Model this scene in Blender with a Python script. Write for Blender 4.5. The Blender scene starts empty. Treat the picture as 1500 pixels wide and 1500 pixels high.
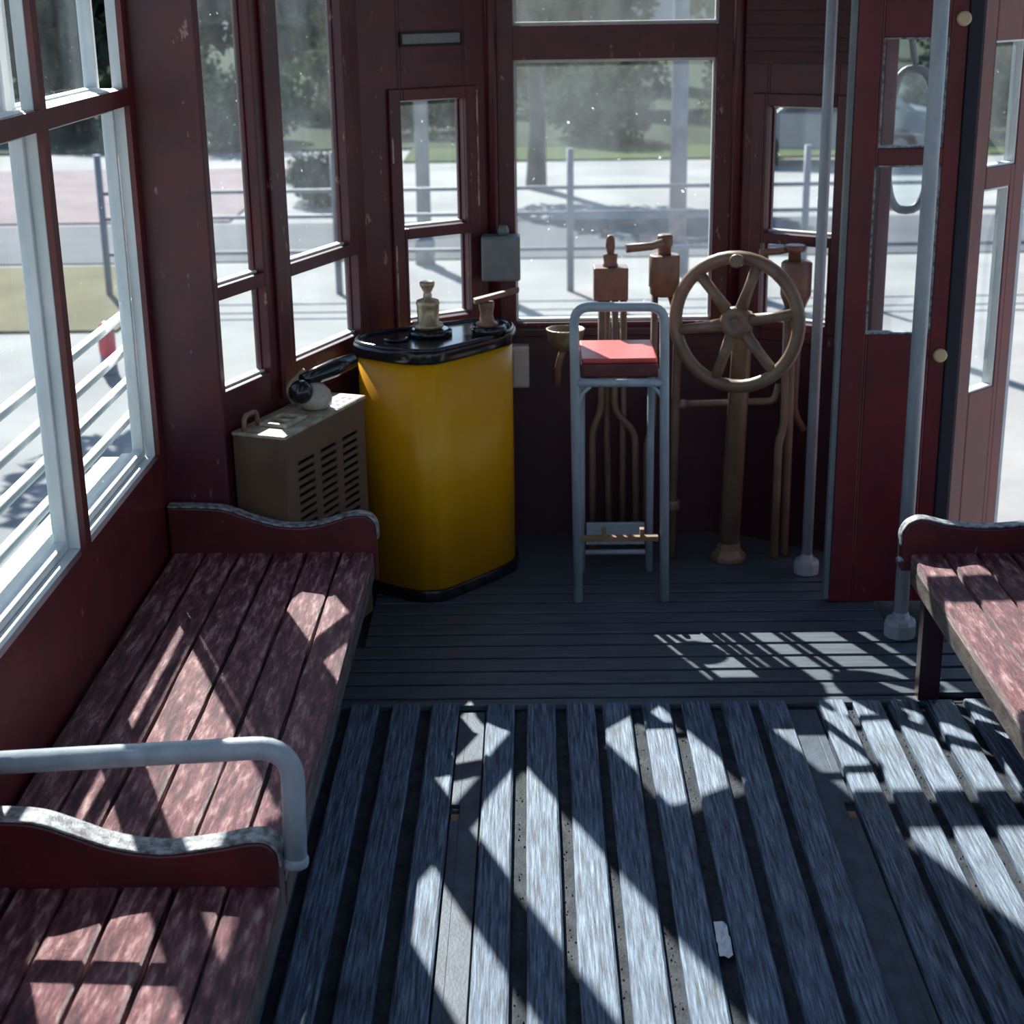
import bpy, bmesh, math, random
from mathutils import Vector, Matrix
random.seed(7)
SC = bpy.context.scene
COL = SC.collection

# ------------------------------------------------------------------ camera
cam_d = bpy.data.cameras.new('camera')
cam_d.sensor_width = 36.0
cam_d.lens = 55.7
cam_d.clip_start = 0.05
cam_d.clip_end = 500
cam = bpy.data.objects.new('camera', cam_d)
COL.objects.link(cam)
cam.matrix_world = Matrix(((0.99983, 0.01081, 0.01479, 0.0),
                           (0.01063, 0.31486, -0.94908, 0.0),
                           (-0.01491, 0.94908, 0.31469, 1.62),
                           (0, 0, 0, 1)))
cam_d.dof.use_dof = True
cam_d.dof.focus_distance = 3.2
cam_d.dof.aperture_fstop = 6.3
SC.camera = cam

# ------------------------------------------------------------------ sky, sun, exposure
SUN_AZ, SUN_EL = math.radians(22.3), math.radians(37.3)     # sun ahead of the tram, a little to the left
world = bpy.data.worlds.new('sky')
SC.world = world
world.use_nodes = True
wn = world.node_tree.nodes
wl = world.node_tree.links
wn.clear()
w_out = wn.new('ShaderNodeOutputWorld')
w_bg = wn.new('ShaderNodeBackground')
w_sky = wn.new('ShaderNodeTexSky')
w_sky.sky_type = 'NISHITA'
w_sky.sun_disc = False
w_sky.sun_elevation = SUN_EL
w_sky.sun_rotation = -SUN_AZ
w_sky.air_density = 1.2
w_sky.dust_density = 0.6
w_sky.ozone_density = 3.0
w_bg.inputs['Strength'].default_value = 0.165
wl.new(w_sky.outputs[0], w_bg.inputs['Color'])
wl.new(w_bg.outputs[0], w_out.inputs['Surface'])

sun_d = bpy.data.lights.new('sun', 'SUN')
sun_d.energy = 10.5
sun_d.angle = math.radians(0.53)
sun_d.color = (1.0, 0.95, 0.88)
sun = bpy.data.objects.new('sun', sun_d)
COL.objects.link(sun)
L = Vector((math.sin(SUN_AZ) * math.cos(SUN_EL), -math.cos(SUN_AZ) * math.cos(SUN_EL), -math.sin(SUN_EL)))
sun.rotation_euler = L.to_track_quat('-Z', 'Y').to_euler()
sun.location = (-3, 9, 8)

SC.view_settings.view_transform = 'Standard'
SC.view_settings.look = 'None'
SC.view_settings.exposure = 0.38
SC.view_settings.gamma = 1.0
SC.view_settings.use_curve_mapping = False

# ------------------------------------------------------------------ materials
def new_mat(name):
    m = bpy.data.materials.new(name)
    m.use_nodes = True
    nt = m.node_tree
    return m, nt, nt.nodes['Principled BSDF']

def pos_noise(nt, scale, nscale=1.0, detail=6.0, rough=0.6, objspace=False):
    if objspace:
        tc = nt.nodes.new('ShaderNodeTexCoord'); src = tc.outputs['Object']
    else:
        g = nt.nodes.new('ShaderNodeNewGeometry'); src = g.outputs['Position']
    mp = nt.nodes.new('ShaderNodeMapping')
    mp.inputs['Scale'].default_value = scale
    nt.links.new(src, mp.inputs['Vector'])
    n = nt.nodes.new('ShaderNodeTexNoise')
    n.inputs['Scale'].default_value = nscale
    n.inputs['Detail'].default_value = detail
    n.inputs['Roughness'].default_value = rough
    nt.links.new(mp.outputs[0], n.inputs['Vector'])
    return n.outputs['Fac']

def ramp(nt, fac, stops):
    r = nt.nodes.new('ShaderNodeValToRGB')
    el = r.color_ramp.elements
    while len(el) < len(stops):
        el.new(0.5)
    for e, (p, c) in zip(el, stops):
        e.position = p
        e.color = (c[0], c[1], c[2], 1)
    nt.links.new(fac, r.inputs['Fac'])
    return r.outputs['Color']

def add_bump(nt, bsdf, fac, strength, dist=0.002):
    b = nt.nodes.new('ShaderNodeBump')
    b.inputs['Strength'].default_value = strength
    b.inputs['Distance'].default_value = dist
    nt.links.new(fac, b.inputs['Height'])
    nt.links.new(b.outputs[0], bsdf.inputs['Normal'])

def paint(name, c, c2=None, rough=0.45, metallic=0.0, scale=(6, 6, 6), bump=0.15, spec=0.5, lo=0.35, hi=0.7, objspace=False, bdist=0.001):
    m, nt, b = new_mat(name)
    c2 = c2 or tuple(x * 0.7 for x in c)
    f = pos_noise(nt, scale, objspace=objspace)
    nt.links.new(ramp(nt, f, [(lo, c2), (hi, c)]), b.inputs['Base Color'])
    b.inputs['Roughness'].default_value = rough
    b.inputs['Metallic'].default_value = metallic
    b.inputs['Specular IOR Level'].default_value = spec
    if bump:
        f2 = pos_noise(nt, tuple(s * 6 for s in scale), objspace=objspace)
        add_bump(nt, b, f2, bump, bdist)
    return m

def chipped(name, base, base2, chip, scale=(9, 9, 9), thresh=0.70, rough=0.42, bump=0.2):
    """old gloss paint with small worn-through chips"""
    m, nt, b = new_mat(name)
    f = pos_noise(nt, scale, detail=4)
    col = ramp(nt, f, [(0.35, base2), (0.65, base)])
    g = pos_noise(nt, (38, 38, 14), detail=5, rough=0.65)
    k = ramp(nt, g, [(thresh, (0, 0, 0)), (thresh + 0.04, (1, 1, 1))])
    mix = nt.nodes.new('ShaderNodeMix'); mix.data_type = 'RGBA'
    nt.links.new(k, mix.inputs['Factor'])
    nt.links.new(col, mix.inputs['A'])
    mix.inputs['B'].default_value = (*chip, 1)
    nt.links.new(mix.outputs['Result'], b.inputs['Base Color'])
    b.inputs['Roughness'].default_value = rough
    f2 = pos_noise(nt, (25, 25, 8), detail=6)
    add_bump(nt, b, f2, bump, 0.002)
    return m

def wood(name, stops, grain, fine, rough=0.5, bump=0.6, bdist=0.003, spec=0.5):
    m, nt, b = new_mat(name)
    f = pos_noise(nt, grain, detail=7, rough=0.65)
    nt.links.new(ramp(nt, f, stops), b.inputs['Base Color'])
    b.inputs['Roughness'].default_value = rough
    b.inputs['Specular IOR Level'].default_value = spec
    f2 = pos_noise(nt, fine, detail=6, rough=0.7)
    mx = nt.nodes.new('ShaderNodeMath'); mx.operation = 'ADD'
    nt.links.new(f, mx.inputs[0]); nt.links.new(f2, mx.inputs[1])
    add_bump(nt, b, mx.outputs[0], bump, bdist)
    return m

M = {}
M['maroon'] = chipped('maroon_paint', (0.088, 0.0085, 0.017), (0.052, 0.0065, 0.016), (0.30, 0.16, 0.14), thresh=0.65)
M['door_red'] = chipped('door_red_paint', (0.14, 0.010, 0.017), (0.085, 0.008, 0.016), (0.30, 0.15, 0.12), thresh=0.69)
M['bulk_red'] = chipped('worn_red_wall_paint', (0.135, 0.014, 0.015), (0.080, 0.008, 0.013), (0.34, 0.2, 0.16), thresh=0.67)
M['dado'] = chipped('dark_dado_paint', (0.055, 0.010, 0.022), (0.035, 0.008, 0.018), (0.12, 0.05, 0.06), thresh=0.78)
M['white_frame'] = paint('old_white_paint', (0.74, 0.76, 0.76), (0.56, 0.60, 0.61), rough=0.5, scale=(14, 14, 5), bump=0.35, bdist=0.003)
M['seat'] = wood('worn_red_seat_wood', [(0.32, (0.040, 0.008, 0.014)), (0.44, (0.135, 0.027, 0.040)), (0.54, (0.30, 0.092, 0.105)), (0.66, (0.62, 0.38, 0.36))],
                 (80, 14, 80), (300, 110, 300), rough=0.36, bump=1.0, bdist=0.006, spec=0.8)
M['seat_board'] = chipped('red_bench_board', (0.12, 0.012, 0.015), (0.065, 0.008, 0.012), (0.32, 0.18, 0.16), thresh=0.68)
M['worn_edge'] = paint('worn_grey_edge', (0.42, 0.44, 0.46), (0.07, 0.06, 0.07), rough=0.4, scale=(60, 60, 60), lo=0.38, hi=0.62, bump=0.6, bdist=0.003)
M['apron'] = paint('bare_dark_edge', (0.16, 0.13, 0.11), (0.035, 0.02, 0.022), rough=0.55, scale=(50, 14, 50), bump=0.5, bdist=0.003)
M['slat'] = wood('weathered_floor_slat', [(0.37, (0.008, 0.014, 0.028)), (0.455, (0.050, 0.085, 0.145)), (0.54, (0.115, 0.175, 0.265)), (0.66, (0.27, 0.35, 0.45))],
                 (190, 9, 190), (520, 40, 520), rough=0.46, bump=0.8, bdist=0.003, spec=0.5)
M['slat_cross'] = wood('dark_platform_slat', [(0.30, (0.030, 0.040, 0.055)), (0.5, (0.06, 0.078, 0.10)), (0.70, (0.10, 0.125, 0.155))],
                       (6, 90, 90), (40, 400, 400), rough=0.45, bump=0.45, bdist=0.002)
M['floor'] = paint('dirty_floor', (0.055, 0.060, 0.072), (0.014, 0.017, 0.023), rough=0.7, spec=0.15, scale=(34, 20, 34), bump=0.6, bdist=0.004)
M['hatch'] = paint('hatch_lino', (0.085, 0.110, 0.150), (0.045, 0.058, 0.080), rough=0.55, spec=0.3, scale=(30, 16, 30), bump=0.4, bdist=0.002)
M['grit'] = paint('floor_grit', (0.10, 0.09, 0.08), (0.03, 0.03, 0.035), rough=0.75, scale=(70, 40, 70), bump=0.9, bdist=0.005)
M['steel'] = paint('grey_painted_steel', (0.42, 0.46, 0.51), (0.30, 0.34, 0.39), rough=0.38, scale=(30, 30, 12), bump=0.35, bdist=0.0015)
M['brown'] = paint('tan_brown_paint', (0.27, 0.175, 0.115), (0.17, 0.105, 0.07), rough=0.4, scale=(18, 18, 10), bump=0.2)
M['copper'] = paint('dull_copper_brown', (0.28, 0.145, 0.095), (0.16, 0.085, 0.06), rough=0.42, scale=(20, 20, 20), bump=0.2)
M['brass'] = paint('old_brass', (0.50, 0.40, 0.27), (0.26, 0.20, 0.13), rough=0.35, metallic=0.55, scale=(30, 30, 30), bump=0.3)
M['heater'] = paint('heater_brown_paint', (0.150, 0.088, 0.054), (0.105, 0.060, 0.038), rough=0.5, scale=(12, 12, 12), bump=0.15)
M['heater_top'] = paint('heater_pale_top', (0.55, 0.50, 0.38), (0.22, 0.17, 0.11), rough=0.42, scale=(26, 26, 26), bump=0.5, bdist=0.002)  # paler and more mottled than the heater body
M['yellow'] = paint('yellow_enamel', (0.74, 0.355, 0.004), (0.68, 0.31, 0.003), rough=0.36, spec=0.35, scale=(5, 5, 4), bump=0.03)
M['black'] = paint('black_gloss', (0.012, 0.014, 0.02), (0.008, 0.009, 0.013), rough=0.16, scale=(20, 20, 20), bump=0.1)
M['black_matt'] = paint('black_matt', (0.012, 0.012, 0.014), (0.006, 0.006, 0.008), rough=0.7, scale=(20, 20, 20), bump=0.1)
M['seal'] = paint('navy_rubber', (0.008, 0.012, 0.035), (0.006, 0.008, 0.02), rough=0.6, scale=(20, 20, 20), bump=0.1)
M['cream'] = paint('cream_plastic', (0.62, 0.50, 0.30), (0.55, 0.43, 0.25), rough=0.4, scale=(20, 20, 20), bump=0.05)
M['ivory'] = paint('ivory_paint', (0.50, 0.44, 0.38), (0.36, 0.30, 0.25), rough=0.35, scale=(40, 40, 40), bump=0.15)
M['boxgrey'] = paint('grey_box_paint', (0.19, 0.22, 0.23), (0.14, 0.16, 0.17), rough=0.45, scale=(16, 16, 16), bump=0.1)
M['plastic_white'] = paint('off_white_plastic', (0.55, 0.53, 0.51), (0.48, 0.46, 0.44), rough=0.4, scale=(20, 20, 20), bump=0.05)
M['cushion'] = paint('red_cushion_vinyl', (0.62, 0.085, 0.065), (0.46, 0.055, 0.05), rough=0.42, scale=(30, 30, 30), bump=0.3, bdist=0.002)
M['cushion_side'] = paint('dark_red_cushion_side', (0.16, 0.03, 0.03), (0.08, 0.015, 0.018), rough=0.5, scale=(12, 60, 60), bump=0.3)
M['tan_wood'] = paint('tan_wood', (0.32, 0.19, 0.09), (0.22, 0.12, 0.05), rough=0.55, scale=(8, 60, 60), bump=0.3)
M['ceil'] = paint('ceiling_board', (0.26, 0.23, 0.20), (0.20, 0.17, 0.15), rough=0.6, scale=(30, 3, 30), bump=0.2)
M['paper'] = paint('white_paper', (0.85, 0.86, 0.85), (0.70, 0.72, 0.72), rough=0.6, scale=(60, 60, 60), bump=0.4)
M['sticker'] = paint('maroon_print', (0.30, 0.03, 0.09), (0.20, 0.02, 0.06), rough=0.5, scale=(60, 60, 60), bump=0)
M['louvre'] = wood('dark_louvre_wood', [(0.3, (0.045, 0.010, 0.014)), (0.6, (0.085, 0.020, 0.024)), (0.8, (0.13, 0.035, 0.035))],
                   (8, 8, 90), (40, 40, 400), rough=0.5, bump=0.5)

def glass_mat(name, dirt_lo, dirt_hi, scale=(7, 7, 5), tint=(0.93, 0.97, 0.98)):
    m, nt, b = new_mat(name)
    nt.nodes.remove(b)
    out = nt.nodes['Material Output']
    tr = nt.nodes.new('ShaderNodeBsdfTransparent'); tr.inputs[0].default_value = (*tint, 1)
    tl = nt.nodes.new('ShaderNodeBsdfTranslucent'); tl.inputs[0].default_value = (0.80, 0.88, 0.92, 1)
    df = nt.nodes.new('ShaderNodeBsdfDiffuse'); df.inputs[0].default_value = (0.45, 0.48, 0.50, 1)
    gl = nt.nodes.new('ShaderNodeBsdfGlossy'); gl.inputs[0].default_value = (0.9, 0.95, 1, 1); gl.inputs['Roughness'].default_value = 0.05
    m1 = nt.nodes.new('ShaderNodeMixShader'); m1.inputs[0].default_value = 0.25
    nt.links.new(tl.outputs[0], m1.inputs[1]); nt.links.new(df.outputs[0], m1.inputs[2])
    f = pos_noise(nt, scale, detail=8, rough=0.68)
    f2 = pos_noise(nt, (55, 55, 55), detail=3, rough=0.5)
    mr = nt.nodes.new('ShaderNodeMapRange')
    mr.inputs['From Min'].default_value = 0.3; mr.inputs['From Max'].default_value = 0.75
    mr.inputs['To Min'].default_value = dirt_lo; mr.inputs['To Max'].default_value = dirt_hi
    nt.links.new(f, mr.inputs['Value'])
    sp = nt.nodes.new('ShaderNodeMapRange')
    sp.inputs['From Min'].default_value = 0.72; sp.inputs['From Max'].default_value = 0.78
    sp.inputs['To Min'].default_value = 0.0; sp.inputs['To Max'].default_value = 0.55
    nt.links.new(f2, sp.inputs['Value'])
    mxm = nt.nodes.new('ShaderNodeMath'); mxm.operation = 'MAXIMUM'
    nt.links.new(mr.outputs[0], mxm.inputs[0]); nt.links.new(sp.outputs[0], mxm.inputs[1])
    m2 = nt.nodes.new('ShaderNodeMixShader')
    nt.links.new(mxm.outputs[0], m2.inputs[0])
    nt.links.new(tr.outputs[0], m2.inputs[1]); nt.links.new(m1.outputs[0], m2.inputs[2])
    m3 = nt.nodes.new('ShaderNodeMixShader'); m3.inputs[0].default_value = 0.03
    nt.links.new(m2.outputs[0], m3.inputs[1]); nt.links.new(gl.outputs[0], m3.inputs[2])
    nt.links.new(m3.outputs[0], out.inputs['Surface'])
    return m
M['glass'] = glass_mat('dusty_window_glass', 0.006, 0.045)
M['glass_front'] = glass_mat('hazy_windscreen_glass', 0.008, 0.050, scale=(5, 5, 4))

# ------------------------------------------------------------------ mesh builder
class MB:
    def __init__(self):
        self.v, self.f, self.s = [], [], []
    def add(self, vs, fs, smooth=False):
        o = len(self.v)
        self.v += [tuple(p) for p in vs]
        self.f += [tuple(i + o for i in q) for q in fs]
        self.s += [smooth] * len(fs)
        return self
    def box(self, x0, x1, y0, y1, z0, z1, T=None):
        c = [(x, y, z) for x in (x0, x1) for y in (y0, y1) for z in (z0, z1)]
        if T: c = [T(*p) for p in c]
        return self.add(c, [(0, 1, 3, 2), (4, 6, 7, 5), (0, 4, 5, 1), (2, 3, 7, 6), (0, 2, 6, 4), (1, 5, 7, 3)])
    def prism(self, poly, h0, h1, T, smooth=False):
        n = len(poly)
        vs = [T(a, b, h0) for a, b in poly] + [T(a, b, h1) for a, b in poly]
        self.add(vs, [(i, (i + 1) % n, n + (i + 1) % n, n + i) for i in range(n)], smooth)
        o = len(self.v) - 2 * n
        self.f += [tuple(o + i for i in range(n)), tuple(o + n + i for i in range(n))]
        self.s += [False, False]
        return self
    def tube(self, pts, r, n=10, closed=False, cap=True, radii=None):
        pts = [Vector(p) for p in pts]
        k = len(pts)
        tang = []
        for i in range(k):
            a = pts[(i - 1) % k] if (closed or i > 0) else pts[i]
            b = pts[(i + 1) % k] if (closed or i < k - 1) else pts[i]
            tang.append((b - a).normalized())
        ref = Vector((0, 0, 1)) if abs(tang[0].z) < 0.9 else Vector((1, 0, 0))
        u = tang[0].cross(ref).normalized()
        vs = []
        for i in range(k):
            t = tang[i]
            u = (u - t * u.dot(t)).normalized()
            w = t.cross(u)
            rr = radii[i] if radii else r
            for j in range(n):
                a = 2 * math.pi * j / n
                vs.append(pts[i] + (u * math.cos(a) + w * math.sin(a)) * rr)
        fs = []
        for i in range(k if closed else k - 1):
            i2 = (i + 1) % k
            for j in range(n):
                j2 = (j + 1) % n
                fs.append((i * n + j, i * n + j2, i2 * n + j2, i2 * n + j))
        self.add(vs, fs, True)
        if cap and not closed:
            o = len(self.v) - len(vs)
            self.f += [tuple(o + j for j in range(n)), tuple(o + (k - 1) * n + j for j in range(n))]
            self.s += [False, False]
        return self
    def lathe(self, prof, T, n=20, smooth=True):
        """prof = [(r, h)...] about local axis; T maps (x, y, h) to the world"""
        vs, fs = [], []
        for r, h in prof:
            for j in range(n):
                a = 2 * math.pi * j / n
                vs.append(T(r * math.cos(a), r * math.sin(a), h))
        for i in range(len(prof) - 1):
            for j in range(n):
                j2 = (j + 1) % n
                fs.append((i * n + j, i * n + j2, (i + 1) * n + j2, (i + 1) * n + j))
        self.add(vs, fs, smooth)
        o = len(self.v) - len(vs)
        self.f += [tuple(o + j for j in range(n)), tuple(o + (len(prof) - 1) * n + j for j in range(n))]
        self.s += [False, False]
        return self
    def mesh(self, name):
        me = bpy.data.meshes.new(name)
        me.from_pydata(self.v, [], self.f)
        me.polygons.foreach_set('use_smooth', self.s)
        bm = bmesh.new(); bm.from_mesh(me)
        bmesh.ops.recalc_face_normals(bm, faces=bm.faces)
        bm.to_mesh(me); bm.free()
        return me
    def build(self, name, mat, parent=None, bevel=0.0, seg=2):
        me = self.mesh(name)
        me.materials.append(M[mat] if isinstance(mat, str) else mat)
        o = bpy.data.objects.new(name, me)
        COL.objects.link(o)
        if parent: o.parent = parent
        if bevel:
            md = o.modifiers.new('bevel', 'BEVEL')
            md.width = bevel; md.segments = seg; md.limit_method = 'ANGLE'; md.angle_limit = math.radians(40)
            md.harden_normals = False
        return o

def fillet(pts, r, n=5):
    """round the corners of a polyline"""
    pts = [Vector(p) for p in pts]
    out = [pts[0]]
    for i in range(1, len(pts) - 1):
        a, b, c = pts[i - 1], pts[i], pts[i + 1]
        d1, d2 = (a - b), (c - b)
        rr = min(r, d1.length * 0.49, d2.length * 0.49)
        p, q = b + d1.normalized() * rr, b + d2.normalized() * rr
        for k in range(n + 1):
            t = k / n
            out.append(p.lerp(b, t).lerp(b.lerp(q, t), t))
    out.append(pts[-1])
    return out

def smooth_closed(pts, n=5):
    out = []
    k = len(pts)
    for i in range(k):
        p0, p1, p2, p3 = (Vector(pts[(i + j - 1) % k]) for j in range(4))
        for s in range(n):
            t = s / n
            q = 0.5 * ((2 * p1) + (-p0 + p2) * t + (2 * p0 - 5 * p1 + 4 * p2 - p3) * t * t + (-p0 + 3 * p1 - 3 * p2 + p3) * t ** 3)
            out.append((q.x, q.y))
    return out

def at(x, y, z):
    return lambda a, b, h: (x + a, y + b, z + h)

def axis_T(p, d):
    d = Vector(d).normalized()
    ref = Vector((0, 0, 1)) if abs(d.z) < 0.9 else Vector((1, 0, 0))
    u = d.cross(ref).normalized(); w = d.cross(u)
    p = Vector(p)
    return lambda a, b, h: tuple(p + u * a + w * b + d * h)

def empty(name, loc):
    o = bpy.data.objects.new(name, None)
    o.empty_display_size = 0.1
    COL.objects.link(o)
    o.location = loc
    return o

def tag(o, label, cat, group=None, kind=None):
    o['label'] = label
    o['category'] = cat
    if group: o['group'] = group
    if kind: o['kind'] = kind
    return o

def thing(name, label, cat, loc=(0, 0, 0), group=None, kind=None):
    return tag(empty(name, loc), label, cat, group, kind)

def attach(root, *objs):
    """parts are modelled in world coordinates; keep them there under a root that stands at its own base"""
    for o in objs:
        o.parent = root
        o.matrix_parent_inverse = Matrix.Translation(-Vector(root.location))
    return objs[0]

def sub(part, *objs):
    for o in objs: o.parent = part

def panel(mb, s0, s1, z0, z1, t0, t1, openings, T):
    """a wall sheet with real openings"""
    S = sorted({s0, s1} | {v for o in openings for v in o[:2] if s0 < v < s1})
    Z = sorted({z0, z1} | {v for o in openings for v in o[2:] if z0 < v < z1})
    for i in range(len(S) - 1):
        run = None
        for j in range(len(Z) - 1):
            cs, cz = (S[i] + S[i + 1]) / 2, (Z[j] + Z[j + 1]) / 2
            solid = not any(a < cs < b and c < cz < d for a, b, c, d in openings)
            if solid:
                run = (run[0] if run else Z[j], Z[j + 1])
            if (not solid or j == len(Z) - 2) and run:
                mb.box(S[i], S[i + 1], t0, t1, run[0], run[1], T)
                run = None
    return mb

def frame_bars(mb, sa, sb, za, zb, w, t0, t1, T):
    mb.box(sa - w, sb + w, t0, t1, za - w, za, T)
    mb.box(sa - w, sb + w, t0, t1, zb, zb + w, T)
    mb.box(sa - w, sa, t0, t1, za, zb, T)
    mb.box(sb, sb + w, t0, t1, za, zb, T)
    return mb

ROOF = 2.25
# ------------------------------------------------------------------ frames of the five front wall faces
def T_left(s, t, z): return (-0.89 - t, s, z)
A1 = math.radians(21.0); D1 = (math.sin(A1), math.cos(A1)); N1 = (D1[1], -D1[0]); P1 = (-0.774, 3.625)
def T_plat(s, t, z): return (P1[0] + D1[0] * s - N1[0] * t, P1[1] + D1[1] * s - N1[1] * t, z)
A2 = math.radians(56.0); D2 = (math.sin(A2), math.cos(A2)); N2 = (D2[1], -D2[0]); P2 = (-0.466, 4.43)
def T_facl(s, t, z): return (P2[0] + D2[0] * s - N2[0] * t, P2[1] + D2[1] * s - N2[1] * t, z)
YF = 4.67
def T_cen(s, t, z): return (s, YF + t, z)
MX = 0.478
def T_facr(s, t, z):
    x, y, zz = T_facl(s, t, z); return (MX - x, y, zz)
def T_platr(s, t, z):
    x, y, zz = T_plat(s, t, z); return (MX - x, y, zz)
XR = 1.375
def T_right(s, t, z): return (XR + t, s, z)

# ------------------------------------------------------------------ floor
floor = tag(MB().box(-0.93, 1.42, -1.6, 3.45, -0.06, -0.016).build('floor', 'floor'),
            'dark dirty boarded floor of the tram under the slats', 'floor', kind='structure')
plat_floor = MB().box(-0.80, 1.30, 3.45, 4.72, -0.06, -0.014).build('platform_base', 'floor'); sub(floor, plat_floor)

def slat_mesh(width, length, thick, seed, nseg=14):
    rnd = random.Random(seed)
    mb = MB(); vs = []; fs = []
    for i in range(nseg + 1):
        y = -length / 2 + length * i / nseg
        jl, jr = rnd.uniform(-0.0016, 0.0016), rnd.uniform(-0.0016, 0.0016)
        c = 0.004
        vs += [(-width / 2 + jl, y, -thick), (-width / 2 + jl, y, -c), (-width / 2 + jl + c, y, 0),
               (width / 2 + jr - c, y, 0), (width / 2 + jr, y, -c), (width / 2 + jr, y, -thick)]
    for i in range(nseg):
        for j in range(5):
            fs.append((i * 6 + j, i * 6 + j + 1, i * 6 + 7 + j, i * 6 + 6 + j))
    fs += [tuple(range(6)), tuple(nseg * 6 + j for j in range(6))]
    mb.add(vs, fs)
    return mb.mesh('slat')

SL = [(-0.446, -0.378), (-0.350, -0.280), (-0.255, -0.186), (-0.121, -0.054), (-0.023, 0.041), (0.071, 0.129), (0.155, 0.219),
      (0.248, 0.311), (0.343, 0.411), (0.435, 0.504), (0.523, 0.587), (0.660, 0.728), (0.746, 0.812), (0.836, 0.898), (0.922, 0.985),
      (1.011, 1.075), (1.10, 1.165), (-0.535, -0.470), (-0.625, -0.560)]
long_meshes = [slat_mesh(0.066, 4.9, 0.016, 20 + k) for k in range(4)]
for me in long_meshes: me.materials.append(M['slat'])
for k, (a, b) in enumerate(SL):
    o = bpy.data.objects.new('floor_slat', long_meshes[k % 4])
    COL.objects.link(o); o.parent = floor
    o.location = ((a + b) / 2, 0.99 + random.uniform(-0.004, 0.004), 0.0)
    o.rotation_euler = (0, 0, random.uniform(-0.0008, 0.0008))
# grit that has collected between the slats (stuff)
gm = MB()
for k in range(900):
    x = random.choice([(-0.365), (-0.268), (-0.038), 0.056, 0.142, 0.233, 0.327, 0.423, 0.513, 0.737, 0.824, 0.91]) + random.uniform(-0.009, 0.009)
    y = random.uniform(1.9, 3.42); r = random.uniform(0.001, 0.0032)
    vs = [(x + r, y, -0.016), (x - r * .6, y + r, -0.016), (x - r * .5, y - r, -0.016), (x, y, -0.016 + r * 1.3)]
    gm.add(vs, [(0, 1, 3), (1, 2, 3), (2, 0, 3), (0, 2, 1)])
g = gm.build('grit', 'grit', floor); g['kind'] = 'stuff'

# flat inspection hatches between the slats, each with a finger slot
for (a, b, slot_x) in ((-0.186, -0.121, -0.174), (0.587, 0.660, 0.648)):
    hb = MB()
    panel(hb, a + 0.003, b - 0.003, -0.9, 3.41, 0.010, 0.016, [(slot_x - 0.009, slot_x + 0.009, 2.90, 2.965)], lambda s, t, z: (s, z, -t))
    h = hb.build('hatch_board', 'hatch', floor, bevel=0.001)
    sub(h, MB().box(slot_x - 0.008, slot_x + 0.008, 2.902, 2.93, -0.0159, -0.0130).build('finger_slot', 'tan_wood'))
# threshold strip and platform slats
MB().box(-0.60, 0.93, 3.432, 3.466, -0.016, -0.002).build('threshold_strip', 'slat_cross', floor, bevel=0.002)
gaps = [3.469, 3.548, 3.626, 3.707, 3.787, 3.864, 3.937, 4.007, 4.086, 4.155, 4.225]
cm = MB().box(-0.86, 0.86, -0.032, 0.032, -0.014, 0.0).mesh('platform_slat'); cm.materials.append(M['slat_cross'])
for k in range(len(gaps) - 1):
    o = bpy.data.objects.new('platform_slat', cm); COL.objects.link(o); o.parent = floor
    a, b = gaps[k], gaps[k + 1]
    o.location = (0.24 , (a + b) / 2, 0.0); o.scale = (1.0 if k < 4 else 0.80, (b - a - 0.012) / 0.064, 1)
    md = o.modifiers.new('bevel', 'BEVEL'); md.width = 0.002; md.segments = 1
MB().box(-0.55, 0.95, 4.232, 4.70, -0.014, -0.001).build('platform_plate', 'slat_cross', floor)

# ------------------------------------------------------------------ ceiling and saloon walls
ADDED_LIGHTS = [(-0.20, 0.68, 1.95, 3.35), (-0.20, 0.68, 0.25, 1.65)]       # unseen roof lights, added to brighten the shaded floor and seats
tag(panel(MB(), -1.0, 1.48, -1.6, 4.80, 0.0, 0.04, ADDED_LIGHTS, lambda s, t, z: (s, z, ROOF + t)).build('ceiling', 'ceil'), 'boarded ceiling over the whole tram', 'ceiling', kind='structure')

WIN_Y = [(2.32, 3.607), (0.86, 2.14), (-0.60, 0.68)]
SILL, HEAD = 0.575, 2.0
RAIL = (1.383, 1.420)
def saloon_wall(name, label, T):
    ops = [(a, b, SILL, HEAD) for a, b in WIN_Y]
    wall = panel(MB(), -1.6, 3.65, -0.02, ROOF, 0.0, 0.012, ops, T).build(name, 'bulk_red')
    tag(wall, label, 'wall', kind='structure')
    outer = panel(MB(), -1.6, 3.72, -0.02, ROOF, 0.0125, 0.035, ops, T).build('outer_skin', 'white_frame'); sub(wall, outer)
    return wall
wall_l = saloon_wall('wall_left', 'worn red painted wall beside the benches with white framed windows', T_left)
wall_r = saloon_wall('wall_right', 'red wall behind the bench that stands by the folding door', T_right)

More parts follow.
